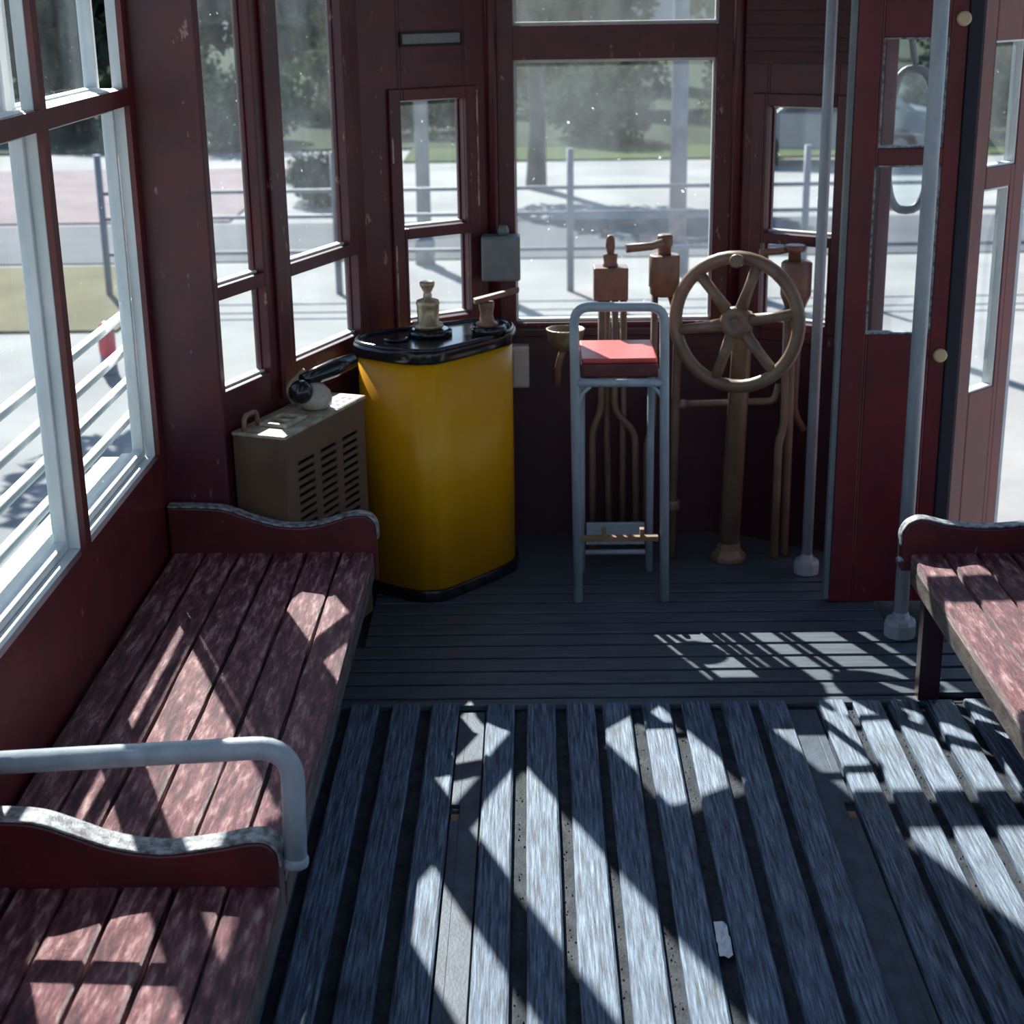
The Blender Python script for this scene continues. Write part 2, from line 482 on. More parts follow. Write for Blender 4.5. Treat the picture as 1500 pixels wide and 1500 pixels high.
wi = 0
def saloon_window(T, a, b, label):
    """red inner glazing bars on deep white outer bars, sill, panes"""
    global wi
    wi += 1
    w = thing('window_%d' % wi, label, 'window', T((a + b) / 2, 0.02, SILL), kind='structure')
    mid = a + (b - a) * 0.505
    red = MB()
    red.box(mid - 0.020, mid + 0.016, 0.0, 0.012, SILL, HEAD, T)
    red.box(a, mid - 0.020, 0.0, 0.012, RAIL[0], RAIL[1], T)
    red.box(mid + 0.016, b, 0.0, 0.012, RAIL[0], RAIL[1], T)
    attach(w, red.build('glazing_bar', 'bulk_red'))
    for k, (sa, sb) in enumerate(((a, mid - 0.020), (mid + 0.016, b))):
        # lower sash: shallow frame; upper sash: one step further out
        lo = panel(MB(), sa, sb, SILL, RAIL[1], 0.035, 0.062, [(sa + 0.014, sb - 0.014, SILL + 0.018, RAIL[0] - 0.012)], T)
        attach(w, lo.build('lower_sash', 'white_frame', bevel=0.002))
        up = panel(MB(), sa, sb, RAIL[1] - 0.02, HEAD, 0.0622, 0.092, [(sa + 0.020, sb - 0.020, RAIL[1] + 0.004, HEAD - 0.02)], T)
        attach(w, up.build('upper_sash', 'white_frame', bevel=0.002))
        attach(w, MB().box(sa + 0.012, sb - 0.012, 0.048, 0.051, SILL + 0.016, RAIL[0] - 0.01, T).build('pane', 'glass'))
        attach(w, MB().box(sa + 0.018, sb - 0.018, 0.076, 0.079, RAIL[1] + 0.002, HEAD - 0.018, T).build('pane', 'glass'))
    body = MB()
    body.box(mid - 0.022, mid + 0.018, 0.0122, 0.036, SILL, HEAD, T)
    body.box(a, mid - 0.022, 0.0122, 0.036, RAIL[0] - 0.002, RAIL[1] + 0.001, T)
    body.box(mid + 0.018, b, 0.0122, 0.036, RAIL[0] - 0.002, RAIL[1] + 0.001, T)
    attach(w, body.build('outer_glazing_bar', 'white_frame', bevel=0.002))
    sill = MB()
    sill.box(a - 0.03, b + 0.03, 0.036, 0.10, SILL - 0.035, SILL - 0.001, T)
    sill.box(a - 0.03, b + 0.03, 0.1005, 0.150, SILL - 0.040, SILL - 0.010, T)
    attach(w, sill.build('sill', 'white_frame', bevel=0.004))
    return w
saloon_window(T_left, *WIN_Y[0], 'white framed side window with guard bars outside, next to the red corner post')
saloon_window(T_left, *WIN_Y[1], 'second white framed side window behind the divided bench')
saloon_window(T_left, *WIN_Y[2], 'rearmost white framed side window on the divided bench side')
saloon_window(T_right, *WIN_Y[0], 'side window above the bench by the folding door')
saloon_window(T_right, *WIN_Y[1], 'second side window on the folding door side')
saloon_window(T_right, *WIN_Y[2], 'rearmost side window on the folding door side')

for k, (a, b, c, d) in enumerate(ADDED_LIGHTS):
    wi += 1
    rl = thing('window_%d' % wi, ('added glazed roof light for sky fill over the far bench', 'added glazed roof light for sky fill over the near bench')[k], 'roof light', ((a + b) / 2, (c + d) / 2, ROOF), kind='structure')
    attach(rl, frame_bars(MB(), a, b, c, d, 0.03, 0.0405, 0.07, lambda s, t, z: (s, z, ROOF + t)).build('frame', 'white_frame', bevel=0.003))
    for i in range(3):
        w_ = (b - a) / 3
        attach(rl, MB().box(a + i * w_ + 0.004, a + (i + 1) * w_ - 0.004, c, d, ROOF + 0.050, ROOF + 0.054).build('pane', 'glass'))
        if i: attach(rl, MB().box(a + i * w_ - 0.012, a + i * w_ + 0.012, c, d, ROOF + 0.005, ROOF + 0.048).build('glazing_bar', 'white_frame'))
# corner posts between saloon and driver platform
t1 = MB().box(-0.902, -0.742, 3.652, 3.705, -0.02, ROOF).build('trim_1', 'maroon', bevel=0.004)
tag(t1, 'dark maroon corner post between side window and platform window', 'post', kind='structure')
t2 = MB().box(1.23, 1.388, 3.652, 3.705, -0.02, ROOF).build('trim_2', 'maroon', bevel=0.004)
tag(t2, 'dark maroon corner post behind the bench by the folding door', 'post', kind='structure')
# rear bulkhead with an open doorway (behind the photographer)
rb = panel(MB(), -0.93, 1.42, -0.02, ROOF, 1.56, 1.60, [(-0.1, 0.6, -0.02, 1.95), (-0.8, -0.2, 0.7, 1.95), (0.7, 1.3, 0.7, 1.95)], lambda s, t, z: (s, -t, z)).build('wall_back', 'bulk_red')
tag(rb, 'red rear bulkhead with open doorway', 'wall', kind='structure')

# ------------------------------------------------------------------ platform front: five faces
def face_wall(name, label, T, s0, s1, ops, zdado=0.64):
    wl_ = thing(name, label, 'wall', T((s0 + s1) / 2, 0, 0), kind='structure')
    attach(wl_, panel(MB(), s0, s1, zdado, ROOF, 0.0, 0.045, ops, T).build('upper_wall', 'maroon', bevel=0.002))
    attach(wl_, MB().box(s0, s1, -0.004, 0.045, -0.02, zdado, T).build('lower_wall', 'dado'))
    return wl_

def fixed_window(T, panes, label, glass, trim=None, bead=0.006, side='maroon'):
    global wi
    wi += 1
    a = min(p[0] for p in panes); b = max(p[1] for p in panes); c = min(p[2] for p in panes)
    w = thing('window_%d' % wi, label, 'window', T((a + b) / 2, 0.02, c), kind='structure')
    for sa, sb, za, zb in panes:
        hb_, vb_ = MB(), MB()
        hb_.box(sa + 0.0004, sb - 0.0004, 0.020, 0.0446, za + 0.0004, za + bead, T)
        hb_.box(sa + 0.0004, sb - 0.0004, 0.026, 0.0446, zb - bead, zb - 0.0004, T)
        vb_.box(sa + 0.0004, sa + bead * .7, 0.026, 0.040, za + bead, zb - bead, T)
        vb_.box(sb - bead * .7, sb - 0.0004, 0.026, 0.040, za + bead, zb - bead, T)
        attach(w, hb_.build('bead', 'white_frame', bevel=0.001))
        attach(w, vb_.build('side_bead', side, bevel=0.001))
        attach(w, MB().box(sa + bead * .6, sb - bead * .6, 0.030, 0.033, za + bead * .6, zb - bead * .6, T).build('pane', glass))
    if trim:
        ta, tb, tc, td = trim
        fb = panel(MB(), ta, tb, tc, td, -0.012, -0.0006, [p for p in panes], T)
        attach(w, fb.build('frame', 'maroon', bevel=0.003))
    return w

# left platform face
PL = [(0.070, 0.302, 0.956, 1.95), (0.070, 0.308, 0.703, 0.924), (0.437, 0.772, 0.956, 1.95), (0.437, 0.812, 0.703, 0.924)]
wpl = face_wall('wall_front_left', 'maroon platform wall above the brown slotted heater', T_plat, 0.045, 0.905, PL, 0.60)
fixed_window(T_plat, PL[:2], 'narrow two pane platform window beside the corner post', 'glass')
fixed_window(T_plat, PL[2:], 'wide two pane platform window behind the black knob lever', 'glass')
attach(wpl, MB().box(0.345, 0.40, -0.012, 0.0, 0.62, 1.98, T_plat).build('mullion_strip', 'maroon', bevel=0.004))

# left facet
FL = [(0.122, 0.331, 0.975, 1.326), (0.131, 0.338, 0.709, 0.945)]
wfl = face_wall('wall_front_corner_left', 'angled maroon wall behind the yellow controller', T_facl, -0.005, 0.432, FL, 0.62)
fixed_window(T_facl, FL, 'small two pane window behind the yellow controller', 'glass', trim=(0.085, 0.374, 0.685, 1.358))
M['bare_wood'] = paint('bare_wood_line', (0.46, 0.36, 0.27), (0.12, 0.05, 0.04), rough=0.6, scale=(60, 60, 22), lo=0.42, hi=0.58, bump=0.3)
for sa, za, zb in ((0.3665, 1.02, 1.345), (0.0895, 0.69, 0.93), (0.0895, 1.16, 1.23)):
    attach(wfl, MB().box(sa, sa + 0.0045, -0.0132, -0.0122, za, zb, T_facl).build('worn_line', 'bare_wood'))
for z in (1.468, 1.600):
    vb = MB(); frame_bars(vb, 0.136, 0.324, z + 0.006, z + 0.034, 0.006, -0.008, -0.0005, T_facl)
    v = attach(wfl, vb.build('slot_frame', 'black_matt'))
    attach(wfl, MB().box(0.137, 0.323, -0.004, -0.001, z + 0.007, z + 0.033, T_facl).build('slot_plate', 'boxgrey'))

# centre
CE = [(-0.050, 0.527, 0.666, 1.422), (-0.050, 0.530, 1.515, 2.0)]
wce = face_wall('wall_front', 'maroon front wall around the windscreen', T_cen, -0.118, 0.596, CE, 0.655)
fixed_window(T_cen, CE[:1], 'large windscreen above the driver stool', 'glass_front', bead=0.009, side='white_frame')
fixed_window(T_cen, CE[1:], 'wide upper light over the windscreen', 'glass_front', bead=0.009, side='white_frame')
attach(wce, MB().box(-0.118, 0.596, -0.020, -0.0045, 0.628, 0.650, T_cen).build('ledge', 'dado', bevel=0.003))

# right facet
FR = [(0.118, 0.327, 0.935, 1.290), (0.125, 0.335, 0.680, 0.905)]
wfr = face_wall('wall_front_corner_right', 'angled maroon wall behind the hand wheel with dark louvre boards', T_facr, -0.005, 0.432, FR, 0.62)
fixed_window(T_facr, FR, 'small two pane window behind the hand brake wheel', 'glass', trim=(0.082, 0.374, 0.655, 1.325))
for k in range(9):
    z = 1.405 + k * 0.036
    lb = MB().add([T_facr(0.06, -0.002, z), T_facr(0.40, -0.002, z), T_facr(0.40, -0.014, z), T_facr(0.06, -0.014, z),
                   T_facr(0.06, -0.002, z + 0.033), T_facr(0.40, -0.002, z + 0.033), T_facr(0.40, -0.007, z + 0.033), T_facr(0.06, -0.007, z + 0.033)],
                  [(0, 1, 2, 3), (4, 5, 6, 7), (0, 1, 5, 4), (2, 3, 7, 6), (1, 2, 6, 5), (0, 3, 7, 4)])
    attach(wfr, lb.build('louvre_board', 'louvre'))
# pillar edges where faces meet
for i, (x, y) in enumerate(((-0.112, 4.662), (0.590, 4.662))):
    t = MB().tube([(x, y, 0.64), (x, y, ROOF)], 0.016, 8).build('trim_%d' % (i + 3), 'maroon')
    tag(t, ('rounded maroon bead between windscreen and controller corner', 'rounded maroon bead between windscreen and hand wheel corner')[i], 'trim', kind='structure')
# right platform side: door post only, the entrance is open
wpr = panel(MB(), 0.842, 0.905, -0.02, ROOF, 0.0, 0.040, [], T_platr).build('wall_front_right', 'maroon', bevel=0.002)
tag(wpr, 'short maroon wall beside the entrance behind the folding door', 'wall', kind='structure')
lint = MB().box(0.93, 1.42, 3.70, 4.2, 2.02, ROOF).build('trim_5', 'maroon')
tag(lint, 'maroon lintel above the open entrance', 'lintel', kind='structure')

# ------------------------------------------------------------------ folding door, two leaves
def T_leaf1(s, t, z): return (s, 4.06 + t, z)
door1 = thing('door_1', 'dark red folding door leaf with two panes beside the hand wheel', 'door', (0.93, 4.06, 0.0), kind='structure')
O1 = [(0.868, 1.030, 1.222, 1.488), (0.862, 1.030, 0.748, 1.180)]
attach(door1, panel(MB(), 0.803, 1.072, 0.004, 2.02, 0.0, 0.036, O1, T_leaf1).build('leaf_panel', 'door_red', bevel=0.003))
for sa, sb, za, zb in O1:
    bd = MB(); frame_bars(bd, sa + 0.005, sb - 0.005, za + 0.005, zb - 0.005, 0.0046, 0.004, 0.032, T_leaf1)
    attach(door1, bd.build('bead', 'worn_edge'))
    attach(door1, MB().box(sa + 0.003, sb - 0.003, 0.018, 0.021, za + 0.003, zb - 0.003, T_leaf1).build('pane', 'glass'))
attach(door1, MB().box(0.788, 0.8025, 0.004, 0.030, 0.01, 2.02, T_leaf1).build('edge_strip', 'boxgrey', bevel=0.002))
for z in (0.692, 1.530):
    attach(door1, MB().lathe([(0.018, 0.0), (0.018, 0.008), (0.013, 0.011)], axis_T((1.058, 4.0595, z), (0, -1, 0)), 18).build('hinge_cap', 'cream'))
attach(door1, MB().box(1.0725, 1.110, 4.056, 4.082, 0.01, 2.02).build('rubber_seal', 'seal', bevel=0.004))

A3 = math.radians(45)
def T_leaf2(s, t, z): return (1.1125 + math.sin(A3) * s - math.cos(A3) * t, 4.062 + math.cos(A3) * s + math.sin(A3) * t, z)
door2 = thing('door_2', 'bright red folding door leaf standing open beyond the rubber seal', 'door', T_leaf2(0.12, 0, 0), kind='structure')
O2 = [(0.062, 0.205, 1.165, 1.475), (0.058, 0.185, 0.575, 1.110)]
attach(door2, panel(MB(), 0.0, 0.255, 0.004, 2.02, 0.0, 0.036, O2, T_leaf2).build('leaf_panel', 'door_red', bevel=0.003))
for sa, sb, za, zb in O2:
    bd = MB(); frame_bars(bd, sa + 0.005, sb - 0.005, za + 0.005, zb - 0.005, 0.0046, 0.004, 0.032, T_leaf2)
    attach(door2, bd.build('bead', 'white_frame'))
    attach(door2, MB().box(sa + 0.003, sb - 0.003, 0.018, 0.021, za + 0.003, zb - 0.003, T_leaf2).build('pane', 'glass'))
attach(door2, MB().box(0.2555, 0.275, 0.002, 0.034, 0.01, 2.02, T_leaf2).build('edge_strip', 'steel', bevel=0.002))

# ------------------------------------------------------------------ benches
def board(profile, y0, y1, name, mat):
    return MB().prism(profile, y0, y1, lambda a, b, h: (a, h, b)).build(name, mat, bevel=0.004)

def smooth_open(pts, n=4):
    out = []
    k = len(pts)
    for i in range(k - 1):
        p0, p1, p2, p3 = (Vector(pts[max(0, min(k - 1, i + j - 1))]) for j in range(4))
        for s in range(n):
            t = s / n
            q = 0.5 * ((2 * p1) + (-p0 + p2) * t + (2 * p0 - 5 * p1 + 4 * p2 - p3) * t * t + (-p0 + 3 * p1 - 3 * p2 + p3) * t ** 3)
            out.append((q.x, q.y))
    out.append(tuple(pts[-1]))
    return out

def end_board(root, top, zb, y0, y1):
    """curved end board with its worn top edge as a strip of its own"""
    tp = smooth_open(top)
    prof = tp + [(tp[-1][0], zb), (tp[0][0], zb)]
    eb = attach(root, board(prof, y0, y1, 'end_board', 'seat_board'))
    st = MB(); vs = []; fs = []
    for i, (x, z) in enumerate(tp):
        a = tp[max(0, i - 1)]; b = tp[min(len(tp) - 1, i + 1)]
        nx, nz = -(b[1] - a[1]), (b[0] - a[0])
        l = math.hypot(nx, nz); nx, nz = nx / l, nz / l
        if nz < 0 and abs(nx) < 0.5: nx, nz = -nx, -nz
        for y in (y0 + 0.001, y1 - 0.001):
            vs += [(x + nx * 0.0005, y, z + nz * 0.0005), (x + nx * 0.005, y, z + nz * 0.005)]
    for i in range(len(tp) - 1):
        o = i * 4
        fs += [(o, o + 4, o + 5, o + 1), (o + 2, o + 3, o + 7, o + 6), (o + 1, o + 5, o + 7, o + 3), (o, o + 2, o + 6, o + 4)]
    fs += [(0, 1, 3, 2), (len(vs) - 4, len(vs) - 2, len(vs) - 1, len(vs) - 3)]
    sm = attach(root, st.add(vs, fs).build('worn_edge', 'worn_edge', bevel=0.0015))
    return eb

def seat_planks(root, x0, x1, y0, y1, n, zt, thick=0.022, seed=0):
    w = (x1 - x0) / n
    ms = [slat_mesh(abs(w) - 0.007, y1 - y0, thick, seed + k, 10) for k in range(3)]
    for m in ms: m.materials.append(M['seat'])
    for k in range(n):
        o = bpy.data.objects.new('seat_plank', ms[k % 3]); COL.objects.link(o)
        o.location = (x0 + w * (k + 0.5), (y0 + y1) / 2, zt + random.uniform(-0.0012, 0.0012))
        o.rotation_euler = (0, random.uniform(-0.006, 0.006), random.uniform(-0.0006, 0.0006))
        attach(root, o)

ZS = 0.33
far = thing('bench', 'worn red slatted bench between the corner post and the curved divider', 'bench', (-0.64, 2.88, 0.0))
seat_planks(far, -0.882, -0.389, 2.150, 3.598, 6, ZS, seed=50)
end_board(far, [(-0.884, 0.444), (-0.82, 0.443), (-0.747, 0.437), (-0.683, 0.413), (-0.63, 0.397), (-0.585, 0.391), (-0.54, 0.393), (-0.502, 0.401), (-0.455, 0.416), (-0.425, 0.420), (-0.400, 0.414), (-0.386, 0.395), (-0.384, 0.36)], 0.255, 3.600, 3.636)
attach(far, MB().box(-0.408, -0.392, 2.150, 3.599, 0.262, 0.306).build('apron', 'apron', bevel=0.003))
attach(far, MB().box(-0.64, -0.62, 2.150, 3.640, -0.015, 0.306).build('base_panel', 'dado'))
for y in (2.4, 3.0, 3.55):
    attach(far, MB().box(-0.88, -0.409, y, y + 0.03, 0.270, 0.307).build('bearer', 'dado'))

near = thing('bench', 'worn red slatted bench on the divider side with the grey grab rail', 'bench', (-0.64, 0.9, 0.0))
seat_planks(near, -0.882, -0.389, -0.40, 2.098, 6, ZS, seed=80)
end_board(near, [(-0.884, 0.440), (-0.82, 0.441), (-0.757, 0.436), (-0.707, 0.418), (-0.658, 0.398), (-0.607, 0.386), (-0.56, 0.383), (-0.515, 0.388), (-0.472, 0.395), (-0.435, 0.402), (-0.412, 0.400), (-0.398, 0.386), (-0.394, 0.36)], 0.255, 2.100, 2.146)
attach(near, MB().box(-0.408, -0.392, -0.40, 2.099, 0.262, 0.306).build('apron', 'apron', bevel=0.003))
attach(near, MB().box(-0.64, -0.62, -0.40, 2.146, -0.015, 0.306).build('base_panel', 'dado'))
for y in (0.2, 1.2, 2.0):
    attach(near, MB().box(-0.88, -0.409, y, y + 0.03, 0.270, 0.307).build('bearer', 'dado'))

right = thing('bench', 'worn red slatted bench beside the folding door and grey pole', 'bench', (1.12, 1.7, 0.0))
seat_planks(right, 0.886, 1.366, -0.40, 3.543, 6, ZS, seed=110)
end_board(right, [(0.868, 0.350), (0.870, 0.380), (0.884, 0.402), (0.910, 0.412), (0.945, 0.405), (0.978, 0.397), (1.06, 0.389), (1.155, 0.395), (1.25, 0.418), (1.366, 0.440)], 0.285, 3.545, 3.580)
attach(right, MB().box(0.890, 0.908, -0.40, 3.544, 0.258, 0.306).build('apron', 'apron', bevel=0.003))
attach(right, MB().box(0.903, 0.953, 3.440, 3.480, -0.012, 0.29).build('leg', 'dado', bevel=0.002))
attach(right, MB().box(0.903, 0.953, 1.30, 1.340, -0.012, 0.29).build('leg', 'dado', bevel=0.002))
attach(right, MB().box(1.12, 1.14, -0.40, 3.50, -0.015, 0.306).build('base_panel', 'dado'))
for y in (0.2, 1.2, 2.2, 3.1):
    attach(right, MB().box(0.91, 1.36, y, y + 0.03, 0.270, 0.307).build('bearer', 'dado'))
attach(right, MB().lathe([(0.009, 0), (0.009, 0.012), (0.005, 0.016)], axis_T((0.872, 3.553, 0.312), (-1, -0.2, 0)), 10).build('bolt', 'worn_edge'))

rail = thing('grab_rail', 'bent grey steel grab rail over the curved bench divider', 'grab rail', (-0.39, 2.12, 0.36))
pts = fillet([(-0.893, 2.125, 0.524), (-0.366, 2.125, 0.552), (-0.372, 2.125, 0.352)], 0.06, 8)
attach(rail, MB().tube(pts, 0.0178, 14).build('rail_tube', 'steel'))
attach(rail, MB().lathe([(0.019, 0), (0.0205, 0.004), (0.0205, 0.012), (0.017, 0.018)], axis_T((-0.372, 2.125, 0.350), (0, 0, 1)), 14).build('rail_socket', 'steel'))

# ------------------------------------------------------------------ grab poles
def pole(x, y, r, rb, hb, label):
    p = thing('grab_pole', label, 'pole', (x, y, 0))
    attach(p, MB().tube([(x, y, 0.03), (x, y, ROOF)], r, 16).build('pole_tube', 'steel'))
    attach(p, MB().lathe([(rb, 0.0005), (rb, hb * 0.75), (rb * 0.9, hb), (r * 1.3, hb * 1.05), (r * 1.05, hb * 1.4)], at(x, y, 0), 10, smooth=False).build('pole_base', 'steel', bevel=0.002))
pole(0.945, 3.83, 0.0185, 0.041, 0.048, 'thick grey grab pole at the end of the bench by the door')
pole(0.780, 4.30, 0.0150, 0.036, 0.042, 'slim grey grab pole between hand wheel and folding door')

# ------------------------------------------------------------------ heater under the platform window
heater = thing('heater', 'brown slotted heater box under the platform window', 'heater', T_plat(0.29, -0.08, 0))
s0, s1, dp, zt = 0.082, 0.505, 0.155, 0.598
slots = []
for c in range(3):
    for r_ in range(13):
        a = s0 + 0.060 + c * 0.117
        z = zt - 0.072 - r_ * 0.0205
        slots.append((a, a + 0.084, z - 0.0095, z))
attach(heater, panel(MB(), s0, s1, 0.0, zt, -dp, -dp + 0.005, slots, T_plat).build('vent_panel', 'heater'))
hb = MB()
hb.box(s0, s0 + 0.006, -dp + 0.0052, -0.014, 0.0, zt, T_plat)
hb.box(s1 - 0.006, s1, -dp + 0.0052, -0.014, 0.0, zt, T_plat)
hb.box(s0 + 0.0062, s1 - 0.0062, -0.020, -0.014, 0.0, zt, T_plat)
attach(heater, hb.build('casing', 'heater'))
attach(heater, MB().box(s0 + 0.007, s1 - 0.007, -dp + 0.03, -0.024, 0.01, zt - 0.01, T_plat).build('dark_inside', 'black_matt'))  # black block paints the shade inside the box behind the slots
attach(heater, MB().box(s0 - 0.004, s1 + 0.004, -dp - 0.005, -0.012, zt + 0.0005, zt + 0.009, T_plat).build('top_plate', 'heater_top', bevel=0.002))
fr = MB(); frame_bars(fr, s0 + 0.075, s0 + 0.155, 0.0, 0.052, 0.012, 0.0, 0.010, lambda s, t, z: T_plat(s, -dp + 0.040 + z, zt + 0.0095 + t))
fr.box(s0 + 0.105, s0 + 0.120, 0.0, 0.010, 0.0, 0.052, lambda s, t, z: T_plat(s, -dp + 0.040 + z, zt + 0.0095 + t))
attach(heater, fr.build('lid_frame', 'heater_top', bevel=0.002))
hp = [T_plat(s0 + 0.012, -0.040, zt + 0.004), T_plat(s0 + 0.012, -0.040, zt + 0.046), T_plat(s0 + 0.075, -0.040, zt + 0.046), T_plat(s0 + 0.075, -0.040, zt + 0.004)]
attach(heater, MB().tube(fillet(hp, 0.022, 5), 0.0065, 10).build('handle', 'copper'))
nt_ = MB().box(s1 - 0.145, s1 - 0.004, -dp - 0.001, -dp + 0.060, zt + 0.0095, zt + 0.0105, T_plat)
notice = attach(heater, nt_.build('notice_plate', 'paper'))
for k in range(9):
    x = s1 - 0.125 + k * 0.0115
    for r_ in range(2):
        attach(heater, MB().box(x, x + 0.0085 - (k % 3) * 0.002, -dp + 0.010 + r_ * 0.020, -dp + 0.022 + r_ * 0.020, zt + 0.0107, zt + 0.0112, T_plat).build('lettering', 'sticker'))

kv = thing('knob_lever', 'black ball and handle lever on ivory body on top of the heater', 'lever', T_plat(0.36, -0.095, zt + 0.01))
kp = Vector(T_plat(0.345, -0.100, zt + 0.0115))
attach(kv, MB().lathe([(0.030, 0.0), (0.040, 0.006), (0.044, 0.022), (0.040, 0.042), (0.026, 0.058), (0.010, 0.064)], at(*kp), 20).build('lever_body', 'ivory'))
bp = kp + Vector((-0.030, -0.035, 0.050))
attach(kv, MB().lathe([(0.004, -0.031), (0.016, -0.027), (0.027, -0.016), (0.031, 0.0), (0.027, 0.016), (0.016, 0.027), (0.004, 0.031)], axis_T(bp, (-0.3, -0.8, 0.1)), 18).build('ball_knob', 'black'))
hs = kp + Vector((-0.030, 0.0, 0.070)); he = kp + Vector((0.090, 0.105, 0.098))
attach(kv, MB().tube([hs, hs.lerp(he, 0.3), hs.lerp(he, 0.6), he], 0.02, 14, radii=[0.017, 0.022, 0.024, 0.019]).build('handle_grip', 'black'))
br = [kp + Vector((-0.055, 0.03, 0.001)), kp + Vector((-0.075, 0.03, 0.045)), kp + Vector((-0.030, 0.06, 0.082))]
attach(kv, MB().tube(fillet(br, 0.03), 0.0095, 10).build('bracket', 'heater_top'))

# ------------------------------------------------------------------ yellow drive controller
ctl = thing('controller', 'yellow enamelled drive controller with black top and base', 'controller', (-0.27, 4.32, 0))
outline = smooth_closed([(-0.440, 4.345), (-0.482, 4.285), (-0.476, 4.215), (-0.425, 4.160), (-0.335, 4.104), (-0.285, 4.100), (-0.235, 4.125), (-0.090, 4.300), (-0.058, 4.385), (-0.075, 4.475), (-0.150, 4.505), (-0.260, 4.450)], 5)
cx, cy = -0.27, 4.30
def scaled(k): return [((x - cx) * k + cx, (y - cy) * k + cy) for x, y in outline]
Tz = lambda a, b, h: (a, b, h)
attach(ctl, MB().prism(scaled(1.035), 0.0005, 0.034, Tz, True).build('base', 'black', bevel=0.003))
attach(ctl, MB().prism(scaled(0.985), 0.0345, 0.672, Tz, True).build('drum', 'yellow'))
cap = attach(ctl, MB().prism(scaled(1.04), 0.6725, 0.708, Tz, True).build('cap', 'black', bevel=0.008, seg=3))
rim = MB().tube([(x, y, 0.710) for x, y in scaled(0.985)], 0.007, 8, closed=True)
sub(cap, rim.build('cap_rim', 'black'))
attach(ctl, MB().lathe([(0.060, 0.7085), (0.060, 0.722), (0.050, 0.727)], at(-0.285, 4.315, 0), 24).build('dial_boss', 'black'))
attach(ctl, MB().lathe([(0.050, 0.7085), (0.050, 0.730), (0.043, 0.736)], at(-0.125, 4.315, 0), 24).build('lever_boss', 'black'))
attach(ctl, MB().lathe([(0.034, 0.709), (0.034, 0.714), (0.028, 0.716)], at(-0.375, 4.255, 0), 20).build('plug', 'black'))
nz = MB().lathe([(0.036, 0.7275), (0.042, 0.732), (0.041, 0.740), (0.030, 0.744), (0.031, 0.790), (0.033, 0.798), (0.030, 0.806), (0.012, 0.812), (0.012, 0.822), (0.010, 0.826), (0.020, 0.846), (0.021, 0.855), (0.016, 0.858)], at(-0.290, 4.315, 0), 20)
attach(ctl, nz.build('reverser_key', 'brass'))
lv = attach(ctl, MB().lathe([(0.030, 0.7365), (0.030, 0.744), (0.021, 0.748), (0.017, 0.770), (0.021, 0.790), (0.021, 0.802)], at(-0.128, 4.30, 0), 18).build('lever_post', 'copper'))
lb = MB().prism([(-0.022, -0.014), (0.100, -0.009), (0.106, 0.0), (0.100, 0.009), (-0.022, 0.014)], 0.0, 0.014,
                lambda a, b, h: (-0.140 + a * 0.97 - b * 0.25, 4.295 + a * 0.25 + b * 0.97, 0.8025 + a * 0.20 + h))
sub(ctl); attach(ctl, lb.build('lever_arm', 'copper', bevel=0.002))

# ------------------------------------------------------------------ boxes on the front wall
gb = thing('switch_box', 'grey metal switch box on the pillar by the windscreen', 'switch box', (-0.092, 4.60, 0.80))
attach(gb, MB().box(-0.148, -0.036, 4.575, 4.640, 0.808, 0.938).build('box_body', 'boxgrey', bevel=0.006))
attach(gb, MB().box(-0.142, -0.042, 4.5705, 4.5745, 0.814, 0.932).build('box_lid', 'boxgrey', bevel=0.003))
attach(gb, MB().lathe([(0.016, 0.9385), (0.016, 0.955), (0.011, 0.966)], at(-0.085, 4.607, 0), 12).build('box_plug', 'boxgrey'))
wb = thing('socket_box', 'small off-white socket box beside the yellow controller', 'socket', (-0.04, 4.62, 0.48))
attach(wb, MB().box(-0.066, -0.014, 4.605, 4.664, 0.482, 0.606).build('socket_body', 'plastic_white', bevel=0.006))
attach(wb, MB().box(-0.060, -0.020, 4.600, 4.6045, 0.490, 0.598).build('socket_cover', 'plastic_white', bevel=0.002))

# ------------------------------------------------------------------ driver stool
st = thing('stool', 'grey tubular driver stool with red cushion and high hoop back', 'stool', (0.23, 4.2, 0))
xl, xr_, ys = 0.112, 0.348, 4.09
hoop = fillet([(xl + 0.004, ys, 0.001), (xl - 0.006, ys, 0.825), (xr_ - 0.006, ys, 0.823), (xr_ + 0.006, ys, 0.001)], 0.045, 7)
attach(st, MB().tube(hoop, 0.0128, 12).build('back_hoop', 'steel'))
attach(st, MB().tube([(xl, ys, 0.622), (xr_, ys, 0.620)], 0.0115, 10).build('cross_bar', 'steel'))
for x in (xl + 0.020, xr_ - 0.020):
    attach(st, MB().tube([(x, 4.330, 0.001), (x, 4.325, 0.618)], 0.011, 10).build('leg', 'steel'))
    attach(st, MB().tube([(x - 0.012 if x < 0.2 else x + 0.012, ys, 0.622), (x, 4.326, 0.618)], 0.010, 10).build('side_rail', 'steel'))
for sgn, x in ((1, xl), (-1, xr_)):
    g_ = [(x + sgn * 0.006, ys, 0.560), (x + sgn * 0.012, ys, 0.590), (x + sgn * 0.036, ys, 0.612)]
    attach(st, MB().tube(fillet(g_, 0.02), 0.006, 8).build('gusset', 'steel'))
attach(st, MB().box(0.124, 0.330, 4.112, 4.345, 0.630, 0.667).build('seat_board', 'cushion_side', bevel=0.004))  # lower part of the cushion, a darker red than its top
attach(st, MB().box(0.126, 0.328, 4.110, 4.346, 0.6675, 0.682).build('cushion', 'cushion', bevel=0.006, seg=3))
fb_ = attach(st, MB().box(xl + 0.013, xr_ - 0.013, ys - 0.010, ys + 0.012, 0.178, 0.192).build('foot_bar', 'tan_wood', bevel=0.002))
